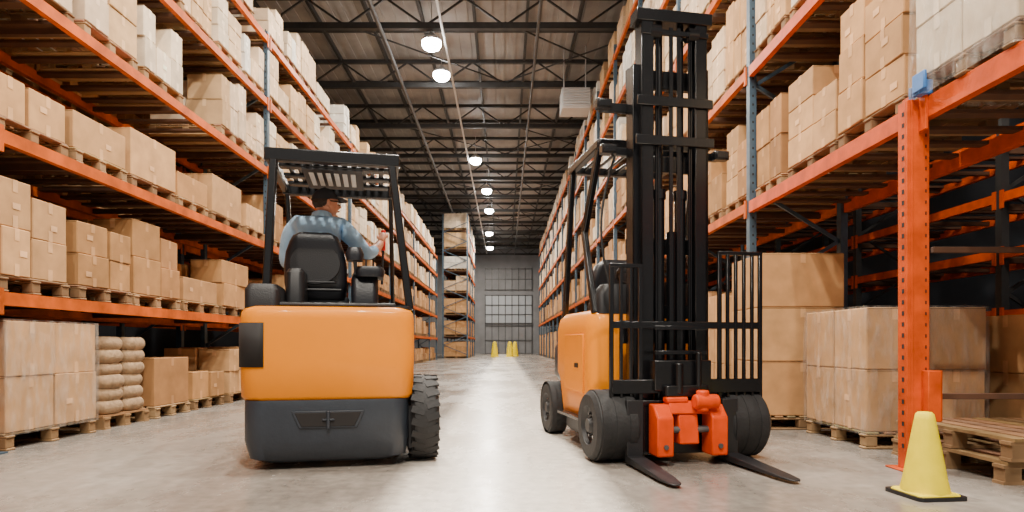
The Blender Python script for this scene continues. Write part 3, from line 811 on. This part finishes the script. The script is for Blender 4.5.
b.loft([rr(-.30, .30, .70, 1.12, .08, 1.10), rr(-.32, .32, .68, 1.14, .09, 1.2), rr(-.30, .30, .70, 1.12, .08, 1.26)])
b.loft([rr(-.26, .26, 1.06, 1.20, .06, 1.2), rr(-.28, .28, 1.08, 1.22, .07, 1.42), rr(-.22, .22, 1.10, 1.22, .06, 1.58), rr(-.14, .14, 1.12, 1.20, .04, 1.64)])
b.obj('seat', [M_vinyl], FB, angle=60)
b = MB(); b.loft([rr(-.46, .46, .36, .62, .05, 1.1), rr(-.46, .46, .36, .60, .05, 1.26), rr(-.40, .40, .38, .54, .05, 1.34)])
b.cyl((-.02, .5, 1.3), (-.02, .64, 1.46), .025)
sc = Vector((-.02, .64, 1.47)); nrm = Vector((0, .5, .85)).normalized(); u = Vector((1, 0, 0)); v = nrm.cross(u)
b.path([sc + u * .17 * math.cos(2 * math.pi * i / 24) + v * .17 * math.sin(2 * math.pi * i / 24) for i in range(25)], .014, 8)
b.bar(sc - u * .17, sc + u * .17, .02, .02)
b.obj('dashboard_and_steering', [M_blackm], FB, angle=45)
def channel(b, x, sg, y0, y1, z0, z1, w_=.075, t=.016):
    xo = x
    b.box(min(xo, xo + sg * t), max(xo, xo + sg * t), y0, y1, z0, z1)
    b.box(min(xo, xo + sg * w_), max(xo, xo + sg * w_), y0, y0 + t, z0, z1)
    b.box(min(xo, xo + sg * w_), max(xo, xo + sg * w_), y1 - t, y1, z0, z1)
b = MB()
ZM = 3.31
for sg in (-1, 1):
    channel(b, sg * .305, -sg, .03, .17, .10, 2.95, .085)
    channel(b, sg * .262, -sg, -.03, .10, .14, ZM, .095)
b.box(-.30, .30, -.04, .10, ZM - .06, ZM + .03); b.box(-.27, .27, -.04, -.015, ZM - .16, ZM - .12)
b.box(-.30, .30, .15, .20, 2.83, 2.97); b.box(-.30, .30, .15, .20, 1.55, 1.67); b.box(-.29, .29, .13, .2, .12, .26)
b.box(-.25, .25, .06, .10, 2.16, 2.28); b.box(-.25, .25, .06, .10, 1.05, 1.15)
b.box(-.33, .33, .17, .21, .86, 1.04)
b.box(-.30, .30, -.05, -.03, 2.62, 2.69); b.box(-.31, .31, -.05, -.03, 2.33, 2.40); b.box(-.48, .46, .16, .20, 2.30, 2.36)
b.box(-.52, -.28, .16, .20, 2.63, 2.70)
b.obj('mast_rails', [M_black], FB, bevel=.004, seg=1)
b = MB()
for x in (-.085, .085):
    b.cyl((x, .06, .15), (x, .06, 2.0), .042, n=16); b.cyl((x, .06, 2.0), (x, .06, ZM - .05), .026, n=12, m=0)
    b.cyl((x, .06, 1.95), (x, .06, 2.02), .052, n=16)
b.cyl((0, .03, .2), (0, .03, 1.7), .036, n=14)
for x in (-.14, -.125, .125, .14): b.cyl((x, -.01, .5), (x, -.01, ZM - .1), .008, n=6)
for x in (-.03, .03): b.box(x - .014, x + .014, -.035, -.022, .55, ZM - .1)
b.cyl((-.19, 0, ZM - .13), (-.11, 0, ZM - .13), .055, n=18); b.cyl((.11, 0, ZM - .13), (.19, 0, ZM - .13), .055, n=18)
b.obj('lift_cylinders_and_chains', [M_black], FB)
b = MB()
for x, z in ((-.50, 2.67), (-.46, 2.33), (.46, 2.33)):
    b.box(x - .06, x + .06, .10, .17, z - .035, z + .035, 0); b.box(x - .05, x + .05, .092, .102, z - .025, z + .025, 0)
b.obj('work_lamps', [M_black, M_hub], FB, bevel=.008)
b = MB()
for k, x in enumerate((-.22, -.24)):
    P = [(x - .02 * math.sin(t * 3.1), .22 + .03 * math.sin(t * 3), 1.0 + t * 1.35) for t in [i / 14 for i in range(15)]]
    b.path(P, .012, 8)
P = [(-.36 - .12 * math.sin(math.pi * i / 16), .24, 2.35 - 1.2 * i / 16) for i in range(17)]; b.path(P, .01, 8)
b.obj('hydraulic_hoses', [M_rubber], FB)
b = MB()
yb = -.12
for x0, x1, zt_ in ((-.53, -.31, 1.42), (.31, .64, 1.53)):
    n = 6 if x1 > 0 else 4
    for k in range(n):
        x = x0 + (x1 - x0) * k / (n - 1); w_ = .022 if 0 < k < n - 1 else .03
        b.box(x - w_ / 2, x + w_ / 2, yb - .012, yb + .012, .42, zt_)
    for z in (zt_, .43): b.box(x0 - .014, x1 + .014, yb - .014, yb + .014, z - .014, z + .014)
b.box(-.53, .64, yb - .01, yb + .03, .97, 1.02); b.box(-.53, .64, yb - .02, yb + .04, .50, .60); b.box(-.55, .64, yb - .02, yb + .04, .40, .45)
for z in (.96, .78, .70): b.box(-.20, .20, yb - .02, yb + .02, z, z + .03)
b.obj('load_backrest', [M_black], FB, bevel=.003, seg=1)
b = MB()
b.box(-.22, .22, yb - .05, yb + .05, .52, .74); b.loft([rr(-.16, .18, yb - .10, yb, .03, .48), rr(-.16, .18, yb - .10, yb, .03, .56)])
b.cyl((-.05, yb - .08, .5), (-.05, yb - .08, .72), .03); b.cyl((.10, yb - .08, .5), (.10, yb - .08, .80), .022)
b.box(-.62, .62, .0, .2, .34, .40)
b.box(-.30, .30, yb - .02, .06, .06, .42)
b.obj('carriage_frame', [M_black], FB, bevel=.008)
b = MB()
for x in (-.205, .205):
    b.extrude_x([(yb - .20, .07), (yb - .04, .07), (yb - .04, .43), (yb - .12, .43), (yb - .20, .34)], x - .062, x + .062)
b.extrude_x([(yb - .15, .36), (yb - .03, .36), (yb - .03, .45), (yb - .12, .45)], -.15, .15)
b.extrude_x([(yb - .17, .15), (yb - .05, .15), (yb - .05, .36), (yb - .14, .36)], -.085, .065)
b.cyl((.02, yb - .17, .45), (.20, yb - .17, .45), .052, n=20); b.cyl((.09, yb - .16, .38), (.09, yb - .16, .53), .045, n=20)
b.box(-.16, .0, yb - .13, yb - .04, .44, .48)
b.obj('fork_carriage', [M_red], FB, bevel=.012)
b = MB()
b.cyl((-.145, yb - .13, .25), (.145, yb - .13, .25), .025, n=14)
for x in (-.205, .205): b.cyl((x, yb - .212, .14), (x, yb - .20, .14), .018, n=10)
b.obj('carriage_pins', [M_hub], FB)
b = MB()
def fork(xr, xt, yt):
    ys_ = [yb - .08, yb - .3, yt + .15, yt + .03, yt]
    ws = [.06, .06, .055, .04, .02]; tz = [(.02, .07), (.02, .060), (.018, .036), (.018, .030), (.018, .026)]
    rings = []
    for y, w_, (z0, z1) in zip(ys_, ws, tz):
        t = (y - ys_[0]) / (yt - ys_[0]); x = xr + (xt - xr) * t
        rings.append([(x - w_, y, z0), (x + w_, y, z0), (x + w_, y, z1), (x - w_, y, z1)])
    b.loft(rings)
    b.box(xr - .06, xr + .06, yb - .10, yb - .055, .02, .46)
fork(-.39, -.42, -.93); fork(.34, .35, -.96)
b.obj('forks', [M_blackm], FB, bevel=.005)
